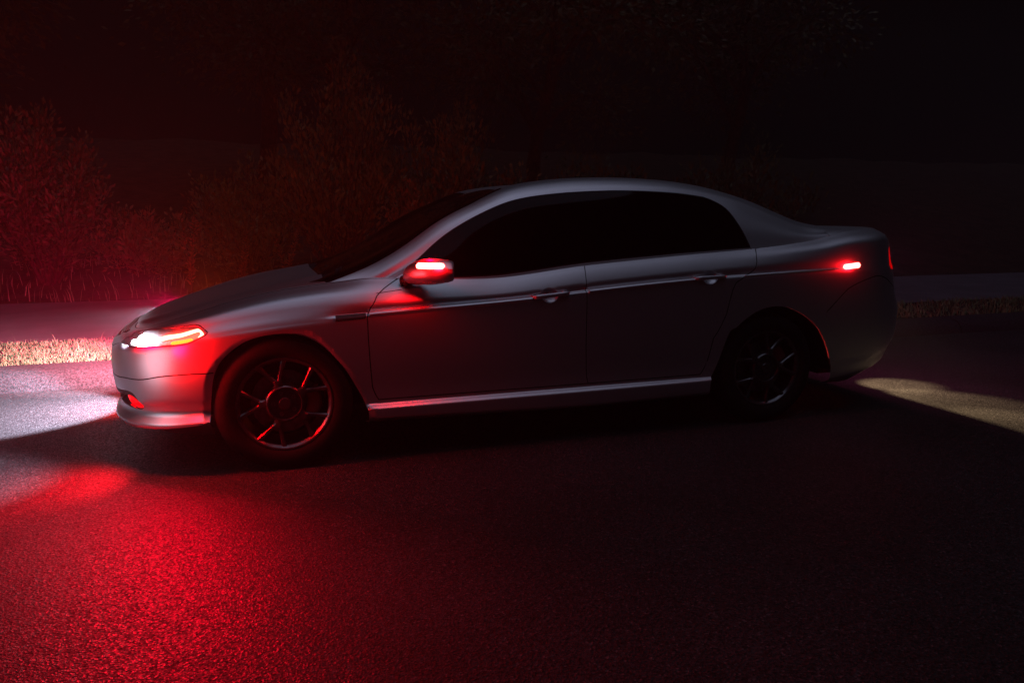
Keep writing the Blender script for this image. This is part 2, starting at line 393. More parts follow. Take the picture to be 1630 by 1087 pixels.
# outlines in (length along the skin, skin line number)
bumpF=smoothpl([(QF,5.72),(-.876,5.717),(-.70,5.80),(-.582,5.82),(-.478,5.957),(-.379,6.026),(-.30,6.02)],4)
bumpR=[(3.15,6.25),(3.30,6.6),(3.56,6.95),(3.75,7.0),(QR,7.0)]
head=smoothpl([(-.79,7.6),(-.775,9.6),(-.74,11.0),(-.60,11.12),(-.534,11.0),(-.415,10.76),(-.345,10.5),(-.315,9.4),(-.325,8.3),(-.385,7.3),(-.498,7.36),(-.63,7.3),(-.72,7.3)],4,True)
archF=smoothpl([(-.325,2.9),(-.318,4.6),(-.290,6.1),(-.196,6.66),(-.075,6.88),(.055,6.80),(.185,6.44),(.276,5.97),(.345,5.25),(.375,4.6),(.392,3.7),(.40,3.0)],6)
archFcut=archF+[(.405,0),(-.33,0)]
archFo=smoothpl([(-.355,2.9),(-.352,4.4),(-.330,5.95),(-.25,6.62),(-.150,6.96),(-.028,7.2),(.105,6.98),(.230,6.42),(.318,5.88),(.385,5.0),(.412,3.8),(.43,3.0)],6)
archR=smoothpl([(2.362,2.6),(2.385,4.3),(2.458,5.854),(2.525,6.12),(2.60,6.28),(2.675,6.37),(2.765,6.405),(2.85,6.38),(2.93,6.30),(3.01,6.17),(3.085,5.94),(3.15,5.5),(3.192,4.86),(3.212,3.8),(3.217,2.7)],5)
archRcut=archR+[(3.22,0),(2.36,0)]
doorF=[(.455,4.3),(.425,5.2),(.408,6.5),(.405,7.4),(.411,8.6),(.424,9.84),(.459,10.66),(.499,11.14),(.56,11.75),(.585,12)]
doorM=[(1.585,12),(1.568,8.8),(1.575,6.0),(1.60,4.3)]
doorR=[(2.68,12),(2.655,10.6),(2.60,9.2),(2.53,7.4),(2.445,6.35),(2.37,5.9),(2.345,5.2),(2.30,4.3)]
intake=smoothpl([(QF-.1,5.30),(-1.1,5.28),(-.852,5.25),(-.70,5.36),(-.645,5.20),(-.614,4.6),(-.625,4.25),(-.66,4.12),(-.76,4.15),(-.9,4.2),(-1.2,4.2),(QF-.1,4.2)],4,True)
grille=[(QF-.1,6.75),(QF+.30,6.75),(QF+.46,8.2),(QF+.52,10.9),(QF+.3,11.1),(QF-.1,11.1)]
tail=[(3.625,7.75),(3.615,8.6),(3.635,10.5),(3.72,10.7),(QR-.42,10.7),(QR-.40,7.7),(3.9,7.65)]
CUPS=((1.362,.812),(2.332,.882))
def cup(c,f=1): return [(c[0]+.050*f*math.cos(a),tz(c[0]+.050*f*math.cos(a),c[1]+.040*f*math.sin(a))) for a in np.linspace(0,2*math.pi,29)[:-1]]
A.gap(bumpF); A.gap(bumpR)
A.gap(doorF+[]); A.gap(doorM,.0022); A.gap(doorR)
A.gap([(.458,4.32),(1.6,4.32),(2.30,4.32)],.003)
A.gap([(.585,11.93),(.25,11.92),(-.3,11.92),(-.66,11.9),(-.76,11.75),(QF,11.75)],.0022)
A.gap(head,.0022,True)
A.gap([(-.79,7.5),(-.90,6.9),(QF,6.5)],.002)
sail=[(.459,10.82),(.53,10.92),(.585,11.0)]; A.gap(sail,.002)
A.hole(archFcut); A.hole(archRcut)
A.line(archFo,step=.014)
ink=[p for p in intake]; A.line(ink,True,.016); A.line(grille,True,.02); A.line(tail,True,.016)
for cc in CUPS:
    for f in (1,.95,.8,.6,.4,.2): A.line(cup(cc,f),True,9)
A.grid((-.80,-.31,7.3,11.2),.011); A.grid((-.9,-.6,4.1,5.4),.011)
A.grid((-.40,.45,2.6,7.3),.014)
# inner outlines of the sunk regions
def inset(pl,k,cx=None):
    a=np.array(pl); c=a.mean(0) if cx is None else np.array(cx); out=[]
    b=a*[1,TS]; n=len(b)
    t=np.roll(b,-1,0)-np.roll(b,1,0); L=np.hypot(t[:,0],t[:,1]); L[L==0]=1; nn=np.stack([-t[:,1],t[:,0]],1)/L[:,None]
    area=np.sum(b[:,0]*np.roll(b[:,1],-1)-np.roll(b[:,0],-1)*b[:,1])
    if area<0: nn=-nn
    return [tuple(v) for v in (b+nn*k)/[1,TS]]
headi=inset(head,.010); A.line(headi,True,.012)
inki=inset(intake,.010); A.line(inki,True,.016)
gri=inset(grille,.012); A.line(gri,True,.02)
A.solve()
c=A.c
ih=inpoly(c,head); ii=inpoly(c,intake); ig=inpoly(c,grille); it=inpoly(c,tail)
fb=inpoly(c,[(QF-1,-1)]+[(QF-1,5.72)]+bumpF+[(-.2,6.02),(-.2,-1)])&(c[:,0]<.03)
rb=inpoly(c,[(3.15,-1),(3.15,6.25)]+bumpR[1:-1]+[(QR+1,7.0),(QR+1,-1)])
fd=inpoly(c,doorF+[(.585,13),(1.585,13)]+doorM); rd=inpoly(c,[(1.585,13)]+doorM+doorR[::-1]+[(2.68,13)])
tl=(c[:,0]>QR-.62)&(c[:,1]>7.0)&~it
X=A.X; V=A.V
def sink(poly,inner,depth):
    iv=inpoly(V,inner); L3=A.P([(np.clip(a,QF,QR),b) for a,b in inner]); d=ptseg(X,L3,True)
    s=np.where(iv,np.clip(d/.004,0,1),0); A.off=np.where(iv,-depth*s,A.off)
r1=np.full(len(V),9.)
for ce in CUPS:
    r=np.hypot((X[:,0]-ce[0])/.050,(X[:,2]-ce[1])/.040); r1=np.minimum(r1,np.where(X[:,1]<0,r,9)); A.off=np.where(r<1,-.026*np.sqrt(np.clip(1-r**2.,0,1)),A.off)
# arch flange: the band between the two outlines leans into the wheel opening
iarch=inpoly(V,archFo+[(.43,1.5),(-.355,1.5)])&(V[:,1]>1.6)
L3=A.P(archFo); d=ptseg(X,L3); A.off=np.where(iarch,-np.clip(d/.03,0,1)*.016,A.off)
# real normals where the skin is bent away from its smooth form
def true_normals(mask):
    """recompute vertex normals from the displaced faces for the masked vertices"""
    Xd=A.X+A.Nn*A.off[:,None]; f=A.F[A.alive]; fn=np.cross(Xd[f[:,1]]-Xd[f[:,0]],Xd[f[:,2]]-Xd[f[:,0]])
    acc=np.zeros_like(Xd)
    for k in range(3): np.add.at(acc,f[:,k],fn)
    L=np.linalg.norm(acc,axis=1,keepdims=True); L[L==0]=1; acc/=L
    return np.where(mask[:,None],acc,A.Nn)
Nsave=A.Nn.copy(); Nt=true_normals((r1<.99)|(iarch&(d>.002)))
HEADX=A.panel(ih,'lens_shape',[M['lens']],None,both=False)     # kept at the skin: becomes the lamp lens
INTX=(A.X.copy(),A.Nn.copy())
Xb=A.X.copy()
sink(head,headi,.045); sink(intake,inki,.07); sink(grille,gri,.025)
def pan(sel,name,mats,both=True,parent=car,true=False):
    off=A.off.copy(); keep=A.Nn; Xk=A.X
    A.X=A.X+keep*off[:,None]; A.off=np.zeros_like(off); A.Nn=Nt
    o=A.panel(sel,name,mats,parent,both); A.X=Xk; A.off=off; A.Nn=keep
    return o
rest=~(ih|ii|ig|it|fb|rb|fd|rd|tl)
body=pan(rest,'body',PM)
fbm=pan(fb&~ii,'front_bumper',PM); rbm=pan(rb,'rear_bumper',PM)
def sharpen(o,a=25):
    pass
ino=pan(ii,'air_intake',[M['plastic'],M['seam']],parent=fbm)
gro=pan(ig&~ih,'grille',[M['plastic'],M['seam']])
d1=pan(fd&~ih,'front_door',PM,False); d2=pan(rd,'rear_door',PM,False)
tll=pan(it,'tail_light',[M['tail'],M['seam']],False)
# lamp housing (sunk) with its clear lens on the skin
lh=pan(ih,'headlight',[M['bezel'],M['seam']],False)
HEADX.name='lens'; HEADX.data.name='lens'; HEADX.parent=lh
# grille bars
g=MB()
for k in range(5):
    tt=7.4+k*.75; P=side(np.linspace(QF,QF+.47,14),np.full(14,tt)); P=np.concatenate([P[::-1],P[1:]*[1,-1,1]]); g.tube([p+np.array([.010,0,0]) for p in P],.006,6)
g.build('grille_bar',[M['dark_alloy']],gro)
# ---- greenhouse
GB=Skin(gh,(.16,3.45,0,6),.15,.024)
dlo=smoothpl([(.63,.10),(.634,1.50),(.70,1.90),(.848,2.13),(1.048,2.11),(1.249,2.08),(1.463,2.07),(1.675,2.07),(1.929,2.07),(2.195,2.07),(2.345,2.06),(2.45,1.96),(2.545,1.66),(2.604,1.0),(2.645,.25),(2.648,.10)],4)
dlo=[p for p in dlo]
bp1=[(1.565,.10),(1.60,2.06)]; bp2=[(1.615,.10),(1.645,2.06)]
wsh=[(.16,4.12),(.6,4.12),(1.0,4.14),(1.2,4.25),(1.235,4.6),(1.29,6.1),(.1,6.1),(.1,4.12)]
bkl=[(3.5,4.2),(3.1,4.15),(2.83,4.2),(2.74,4.6),(2.68,6.1),(3.5,6.1)]
GB.gap(dlo,.0035,True); GB.gap(wsh,.003,True); GB.gap(bkl,.003,True); GB.line(bp1,step=.03); GB.line(bp2,step=.03)
GB.gap([(2.648,.10),(2.66,0)],.002)
GB.solve(); c=GB.c
iw=inpoly(c,dlo); pil=inpoly(c,[bp1[0],bp2[0],bp2[1],bp1[1]])&iw; ws=inpoly(c,wsh); bk=inpoly(c,bkl)
front=c[:,0]<1.57+(c[:,1]-.1)*.02
GM=[M['glass'],M['seam']]
roof=GB.panel(~(iw|ws|bk),'roof',PM,car,True)
GB.panel(ws,'windshield',[M['windshield'],M['seam']],car,True); GB.panel(bk,'rear_window',GM,car,True)
w1=GB.panel(iw&front&~pil,'window',GM,d1,False); w2=GB.panel(iw&~front&~pil,'window',GM,d2,False)
pb=GB.panel(pil,'window_pillar',[M['glass'],M['seam']],d2,False)
# ---- hood, cowl and boot lid
def height_panel(fn,xs,ss,name,m,parent,dz=0,edge=.010,wk=1.):
    V=[];Nn=[]
    for x in xs:
        w_,_=l12(np.array([x])); w_=float(w_[0])*wk
        ys=np.array(ss)*w_; z=fn(np.full(len(ys),x),ys)
        e=.004; zx=(fn(np.full(len(ys),x+e),ys)-fn(np.full(len(ys),x-e),ys))/(2*e); zy=(fn(np.full(len(ys),x),ys+e)-fn(np.full(len(ys),x),ys-e))/(2*e)
        for s_,y,zz,a,b in zip(ss,ys,z,zx,zy):
            V.append((x,y,zz+dz-(edge if abs(s_)>.9999 else 0))); Nn.append(Vector((-a,-b,1)).normalized())
    n=len(ss); F=[(i*n+j,(i+1)*n+j,(i+1)*n+j+1,i*n+j+1) for i in range(len(xs)-1) for j in range(n-1)]
    return mesh(name,V,F,[m],parent,normals=Nn)
sv=list(-np.cos(np.linspace(0,math.pi,81))); sv=sorted(set([round(float(v),5) for v in sv]+[-.994,.994]))
xh=[-.7145]+list(-.7145+ .12*(np.linspace(0,1,22)[1:]**2))+list(np.linspace(-.58,.23,42))
hd=height_panel(hood,xh,sv,'hood',M['paint'],car)
def cowlf(x,y): return hood(x,y)
height_panel(hood,list(np.linspace(.229,.55,12)),sv,'cowl_panel',M['plastic'],car,dz=-.006)
xd=list(np.linspace(3.24,3.75,26))+list(3.83-.07*(np.linspace(1,0,14)[1:]**2))
dk=height_panel(deck,xd,sv,'trunk_lid',M['paint'],car,edge=.004)
tlb=pan(tl,'trunk_panel',PM,parent=dk)
# wipers lie at the foot of the windshield
for y0,y1 in ((-.55,.05),(.02,.60)):
    P=[]
    for k in range(9):
        y=y0+(y1-y0)*k/8; xx=.30+.10*k/8; zz=max(float(hood([xx],[y])[0]),0)+.012; P.append((xx,y,zz))
    b_=MB(); b_.tube(P,.006,6); b_.tube([P[0],(P[4][0]+.02,P[4][1],P[4][2]+.015)],.008,6); b_.build('wiper',[M['plastic']],car)
# ---- wheel arch liners and floor
def liner(pl,name,ypad):
    P=A.P(pl); V=[];F=[]; n=len(P)
    for p in P: V.append((p[0],p[1]+.012,p[2])); V.append((p[0]+(0),-.60,p[2]+.0))
    for i in range(n-1): F.append((2*i,2*i+1,2*i+3,2*i+2))
    m=len(V); V.append((P[:,0].mean(),-.60,.2))
    for i in range(n-1): F.append((2*i+1,m,2*i+3))
    V2=[(v[0],-v[1],v[2]) for v in V]; F2=[f[::-1] for f in F]
    mesh(name,V,F,[M['under']],body,smooth=False); mesh(name,V2,F2,[M['under']],body,smooth=False)
liner(archF,'wheel_liner',0); liner(archR,'wheel_liner',0)
u=MB(); u.box((1.50,0,.262),(4.0,1.19,.05)); 
for s_ in (-1,1):
    for x0,x1 in ((-.50,-.37),(.45,2.31),(3.26,3.50)): u.box(((x0+x1)/2,s_*.665,.262),(x1-x0,.13,.05))
u.build('underbody',[M['under']],body,smooth=False)
# ---- side moulding, skirts stay in the skin
def moulding(q0,q1,tt,name,parent,m,h=.0115,dep=.012,n=24,taper=False):
    qs=np.linspace(q0,q1,n); P=side(qs,np.full(n,tt)); e=np.full(n,.15)
    T=side(qs,np.full(n,tt)+e)-side(qs,np.full(n,tt)-e); T/=np.linalg.norm(T,axis=1,keepdims=True)
    D=np.gradient(P,axis=0); D/=np.linalg.norm(D,axis=1,keepdims=True); O=np.cross(D,T)
    prof=[(-1,-.6),(-1,.55),(-.75,.9),(-.1,1.0),(.55,.62),(.95,.15),(1,-.6)]
    V=[];F=[];k=len(prof)
    for i in range(n):
        f=1. if not taper else min(1,(n-1-i)/6+.15)
        for a,b_ in prof: V.append(P[i]+T[i]*a*h*f+O[i]*b_*dep)
    for i in range(n-1):
        for j in range(k-1): F.append((i*k+j,(i+1)*k+j,(i+1)*k+j+1,i*k+j+1))
    F.append(tuple(range(k))); F.append(tuple((n-1)*k+j for j in range(k))[::-1])
    return mesh(name,V,F,[m],parent,sharp=30)
near=[]
near.append(moulding(.255,.400,8.2,'side_moulding',body,M['plastic'],.015,.006))
near.append(moulding(.416,1.262,8.25,'side_moulding',d1,M['paint']))
near.append(moulding(1.586,2.228,8.25,'side_moulding',d2,M['paint']))
near.append(moulding(2.56,3.19,8.25,'side_moulding',body,M['paint'],.006,.008,taper=True))
# ---- door handles
def handle(q0,q1,tt,parent):
    n=18; qs=np.linspace(q0,q1,n); P=side(qs,np.full(n,tt)); V=[];F=[];k=14
    for i,p in enumerate(P):
        u=i/(n-1); w_=.013*(1-.25*u)*(1-abs(2*u-1)**9*.5); d_=.011*(1-abs(2*u-1)**7*.8); o_=.026 if .04<u<.96 else .012
        for j in range(k):
            a=2*math.pi*j/k; ca,sa=math.cos(a),math.sin(a)
            V.append((p[0],p[1]-o_-math.copysign(abs(ca)**.7,ca)*d_,p[2]+math.copysign(abs(sa)**.8,sa)*w_))
    for i in range(n-1):
        for j in range(k): F.append((i*k+j,i*k+(j+1)%k,(i+1)*k+(j+1)%k,(i+1)*k+j))
    F.append(tuple(range(k))[::-1]); F.append(tuple((n-1)*k+j for j in range(k)))
    h=MB(); h.V=[tuple(v) for v in V]; h.F=F; h.mi=[0]*len(F)
    for u in (.08,.92):
        i=int(u*(n-1)); p=P[i]; h.box((p[0],p[1]-.010,p[2]),(.02,.034,.016))
    return h.build('door_handle',[M['paint']],parent)
near.append(handle(1.262,1.475,8.85,d1)); near.append(handle(2.228,2.435,8.85,d2))
# ---- door mirror: swept shell, glass, lit strip
def mshell(y,a):
    s_=(-y-.85)/.25
    cx=np.interp(s_,[0,.3,.7,1],[.655,.690,.735,.775]); rx=np.interp(s_,[0,.15,.5,.85,1.0],[.050,.085,.103,.080,.02]); rz=np.interp(s_,[0,.15,.5,.85,1.0],[.028,.054,.066,.054,.012]); cz=np.interp(s_,[0,.3,1],[.922,.950,.964])
    ca,sa=math.cos(a),math.sin(a); x=cx+math.copysign(abs(ca)**.8,ca)*rx; z=cz+math.copysign(abs(sa)**.85,sa)*rz*(1 if sa>0 else .95)
    return (min(x,cx+rx*.62),y,z)
ys=[-.85,-.865,-.885,-.91,-.94,-.97,-1.0,-1.03,-1.055,-1.075,-1.09,-1.10]
k=40; V=[mshell(y,2*math.pi*j/k) for y in ys for j in range(k)]
F=[(i*k+j,i*k+(j+1)%k,(i+1)*k+(j+1)%k,(i+1)*k+j) for i in range(len(ys)-1) for j in range(k)]+[tuple(range(k))[::-1],tuple((len(ys)-1)*k+j for j in range(k))]
mr=mesh('side_mirror',V,F,[M['paint']],car,sharp=40)
gm=MB(); gm.add([(mshell(y,0)[0]+.002,y,np.interp(-y,[.87,.95,1.07],[.94,.955,.962])+s_*np.interp(-y,[.87,.95,1.03,1.08],[.03,.056,.056,.03])) for y in (-.88,-.94,-1.0,-1.05,-1.075) for s_ in (-1,1)],[(2*i,2*i+1,2*i+3,2*i+2) for i in range(4)]); gm.build('mirror_glass',[M['mirror']],mr)
ft=MB(); ft.tube([(.60,-.83,.90),(.635,-.87,.915)],[.03,.028],12); ft.build('mirror_foot',[M['plastic']],mr)
def capsule_on(P3,O3,r,name,m,parent,out=.0,flat=.5):
    """a rounded bar along points P3 with outward directions O3"""
    n=len(P3); k=12; V=[];F=[]
    P3=np.asarray(P3); D=np.gradient(P3,axis=0); D/=np.linalg.norm(D,axis=1,keepdims=True)
    L=np.concatenate([[0],np.cumsum(np.linalg.norm(np.diff(P3,axis=0),axis=1))]); tot=L[-1]
    for i in range(n):
        e=min(L[i],tot-L[i]); f=math.sqrt(max(0,1-(1-min(1,e/r))**2))
        f=max(f,.12); O=np.asarray(O3[i])/np.linalg.norm(O3[i]); T=np.cross(D[i],O)
        for j in range(k):
            a=2*math.pi*j/k; V.append(P3[i]+T*math.cos(a)*r*f+O*(math.sin(a)*r*flat*f+out))
    for i in range(n-1):
        for j in range(k): F.append((i*k+j,i*k+(j+1)%k,(i+1)*k+(j+1)%k,(i+1)*k+j))
    F.append(tuple(range(k))[::-1]); F.append(tuple((n-1)*k+j for j in range(k)))
    return mesh(name,V,F,[m],parent)
def ray_on(o,pts,d=(0,1,0)):
    P=[];O=[]
    for p in pts:
        ok,loc,nr,_=o.ray_cast(Vector(p),Vector(d))
        if ok: P.append(np.array(loc)); O.append(np.array(nr))
    return P,O
P3,O3=ray_on(mr,[(x,-1.5,.9885+.010*(x-.69)) for x in np.linspace(.634,.752,22)])
if len(P3)>5: capsule_on(P3,O3,.0150,'signal_lamp',M['red_marker'],mr,.002,.4)
def skin_pts(pl,n,depth=0):
    pl=np.array(pl,float); L=np.concatenate([[0],np.cumsum(np.hypot(np.diff(pl[:,0]),np.diff(pl[:,1])*TS))]); s_=np.linspace(0,L[-1],n)
    a=np.stack([np.interp(s_,L,pl[:,0]),np.interp(s_,L,pl[:,1])],1); Nn=A.nrm(a); return list(A.P(a)+Nn*depth),list(Nn)
P3,O3=skin_pts([(3.262,9.0),(3.382,9.45)],20,.002)
rm=capsule_on(P3,O3,.0155,'side_marker',M['red_marker'],body,.0,.35)
# headlight inside: lit strip, amber bulb, projector bowl with its bright lens
sp=smoothpl([(-.548,9.9),(-.486,10.1),(-.423,10.1),(-.355,10.25),(-.341,10.0),(-.338,9.2),(-.348,8.2)],6)
P3,O3=skin_pts(sp,60,-.014); b_=MB(); n=len(P3)
b_.tube(P3,[.0065+.0035*min(1,max(0,(n*.72-i)/(n*.5))) if i<n*.75 else .0065 for i in range(n)],10); strip=b_.build('light_strip',[M['red_lamp']],lh)
P3,O3=skin_pts([(-.462,7.95),(-.37,8.0)],14,-.012); capsule_on(P3,O3,.0085,'amber_bulb',M['amber_lamp'],lh,0,.6)
def on_axis(cx,cy,cz,ang):   # frame looking forward and a little outward
    return Matrix.Translation((cx,cy,cz))@Matrix.Rotation(R(ang),4,'Z')
def lamp_bowl(cx,cy,cz,r,ang,name='projector',back=.03,bulb=True):
    mm=on_axis(cx,cy,cz,ang); b_=MB()
    b_.lathe([(back,.004),(back*.9,r*.45),(back*.55,r*.8),(0,r),(-.004,r*1.03),(0,r*1.08),(back*.6,r*.9)],28,axis='x'); b_.V=[tuple(mm@Vector(v)) for v in b_.V]
    o=b_.build(name,[M['bowl']],lh); l_=MB(); l_.lathe([(-.014,.0005),(-.012,r*.4),(-.006,r*.72),(.004,r*.90),(.012,r*.93)],24,axis='x'); l_.V=[tuple(mm@Vector(v)) for v in l_.V]
    if bulb: l_.build('bulb',[M['white_lamp']],o)
    return o
for q_,t0_,t1_,r_ in ((-.690,7.9,9.9,.0125),(-.664,7.8,10.7,.0145),(-.636,7.7,11.0,.0140),(-.606,7.8,10.2,.0130)):
    P3,O3=skin_pts([(q_,t0_),(q_-.004,t1_)],14,-.013); capsule_on(P3,O3,r_,'bulb',M['white_lamp'],lh,0,.7)
# side marker reflector of the front bumper sits in the intake: red fog lamp
fq=[(-.712,5.30),(-.66,5.26),(-.622,5.0),(-.600,4.6),(-.612,4.28),(-.655,4.24),(-.690,4.6),(-.712,5.0)]
def plate(pl,depth,name,m,parent,th=.012):
    pl=smoothpl(pl,4,True); n=len(pl); c_=np.mean(pl,0); rings=[(1,-th),(1,0),(.8,.004),(.4,.006),(.02,.007)]; V=[]
    for f,o in rings:
        a=np.array([(c_[0]+(p[0]-c_[0])*f,c_[1]+(p[1]-c_[1])*f) for p in pl]); V+=list(A.P(a)+A.nrm(a)*(depth+o))
    F=[(i*n+j,i*n+(j+1)%n,(i+1)*n+(j+1)%n,(i+1)*n+j) for i in range(len(rings)-1) for j in range(n)]
    return mesh(name,V,F,[m],parent)
fg=plate(fq,-.004,'fog_lamp',M['red_dim'],fbm)
fg2=plate([(-.735,4.36),(-.655,4.26),(-.625,4.22),(-.66,4.13),(-.73,4.17)],-.006,'reflector_strip',M['red_dim'],fbm,.004)
# ---- far side copies
d1f=mirrored(d1,parent=car); d2f=mirrored(d2,parent=car); tlf=mirrored(tll,parent=car); lhf=mirrored(lh,parent=car); mrf=mirrored(mr,parent=car)
for src,dst in ((d1,d1f),(d2,d2f),(lh,lhf),(mr,mrf)):
    for ch in [o for o in COL.objects if o.parent==src]:
        m2=mirrored(ch,parent=dst)
        for g2 in [o for o in COL.objects if o.parent==ch]: mirrored(g2,parent=dst)
for o in (near[0],near[3],rm): mirrored(o,parent=body)
for o in (fg,fg2): mirrored(o,parent=fbm)
# ---- lamps' own light, with added fill lamps beside them
def light(name,kind,loc,e,colr,parent=car,d=None,**kw):
    l=bpy.data.lights.new(name,kind); l.energy=e; l.color=colr
    for a,b2 in kw.items(): setattr(l,a,b2)
    o=bpy.data.objects.new(name,l); COL.objects.link(o); o.location=loc; o.parent=parent
    if d is not None: o.rotation_euler=(-Vector(d)).normalized().to_track_quat('Z','Y').to_euler()
    return o
WH=(.80,.86,1.0)
BP=np.array(skin_pts([(-.655,9.6),(-.65,9.6)],2,-.006)[0][0]); RP=np.array(skin_pts([(-.44,9.0),(-.43,9.0)],2,-.008)[0][0])
for s_ in (-1,1):
    light('strip_light','POINT',tuple(RP*np.array([1,-s_,1])),LP['strip'],(1,.0,.0),shadow_soft_size=.006)
    if s_<0: light('signal_fill','POINT',(.70,s_*.975,1.055),LP['sig2'],(1,.0,.004),shadow_soft_size=.02)  # added lamp above the near mirror, reddens pillar and window like a halo
    light('headlamp_beam','SPOT',(-.690,s_*.632,.652),LP['head'],WH,d=(-1,1.42,-.72) if s_>0 else (-1,.3,-.45),spot_size=R(42),spot_blend=.7,shadow_soft_size=.018)
    light('headlamp_spill','SPOT',(-.683,s_*.652,.652),LP['spill']*(1 if s_>0 else .16),(.80,.76,1.0),d=(-.81,.13,-.556) if s_>0 else (-1.25,.05,-.80),spot_size=R(71),spot_blend=.35 if s_>0 else 1.,shadow_soft_size=.02)
    light('bulb_light','POINT',tuple(BP*np.array([1,-s_,1])),LP['bulb'],(.9,.92,1.0),shadow_soft_size=.008)
    light('front_fill','POINT',(-1.02,s_*.98,.56),LP['wg'],(.95,.86,1.0),shadow_soft_size=.26)  # added lamp in the air ahead of the bumper, replaces bounced white light
    light('marker_light','AREA',(-.585,s_*.785,.678),LP['redn'] if s_<0 else LP['redf'],(1,.0,.020) if s_<0 else (1,.0,.09),d=(-.85,-1,-.10) if s_<0 else (-.60,1,-.30),shape='RECTANGLE',size=.16,size_y=.02,spread=R(180 if s_<0 else 76))
    light('fog_light','SPOT',(-.735,s_*.712,.345),LP['fog'],(1,.002,.01),d=(-.42,s_*.10,-.60),spot_size=R(92),spot_blend=1.,shadow_soft_size=.04)
    if s_>0: light('amber_fill','POINT',(-.40,.94,.66),LP['amb'],(1,.085,.012),shadow_soft_size=.03)  # added on the far side only, to warm the bushes
    light('marker_fill','POINT',(-.50,s_*.925,.625),LP['mg'] if s_<0 else LP['mgf'],(1,.0,.001),shadow_soft_size=.05)  # added lamp clear of the skin, reddens fender and bumper
    light('signal_light','POINT',(.69,s_*1.125,.990),LP['sig'],(1,.001,.004),shadow_soft_size=.02)
    light('rear_marker_light','POINT',(3.325,s_*.925,.930),LP['rear'],(1,.004,.010),shadow_soft_size=.02)
light('tail_light_glow','AREA',(4.03,0,.93),LP['tail'],(1,.10,.34),d=(1,0,-.25),shape='RECTANGLE',size=1.2,size_y=.1)
for py,dx,dy,pw,sz in ((-.12,.36,-.20,1.,36),(.12,.33,-.95,1.5,35),(.0,.28,-1.55,1.6,28)):
    light('plate_lamp','SPOT',(3.955,py,.80),LP['plate']*pw,(1,.68,.36),d=(dx,dy,-.80),spot_size=R(sz),spot_blend=.75,shadow_soft_size=.010)

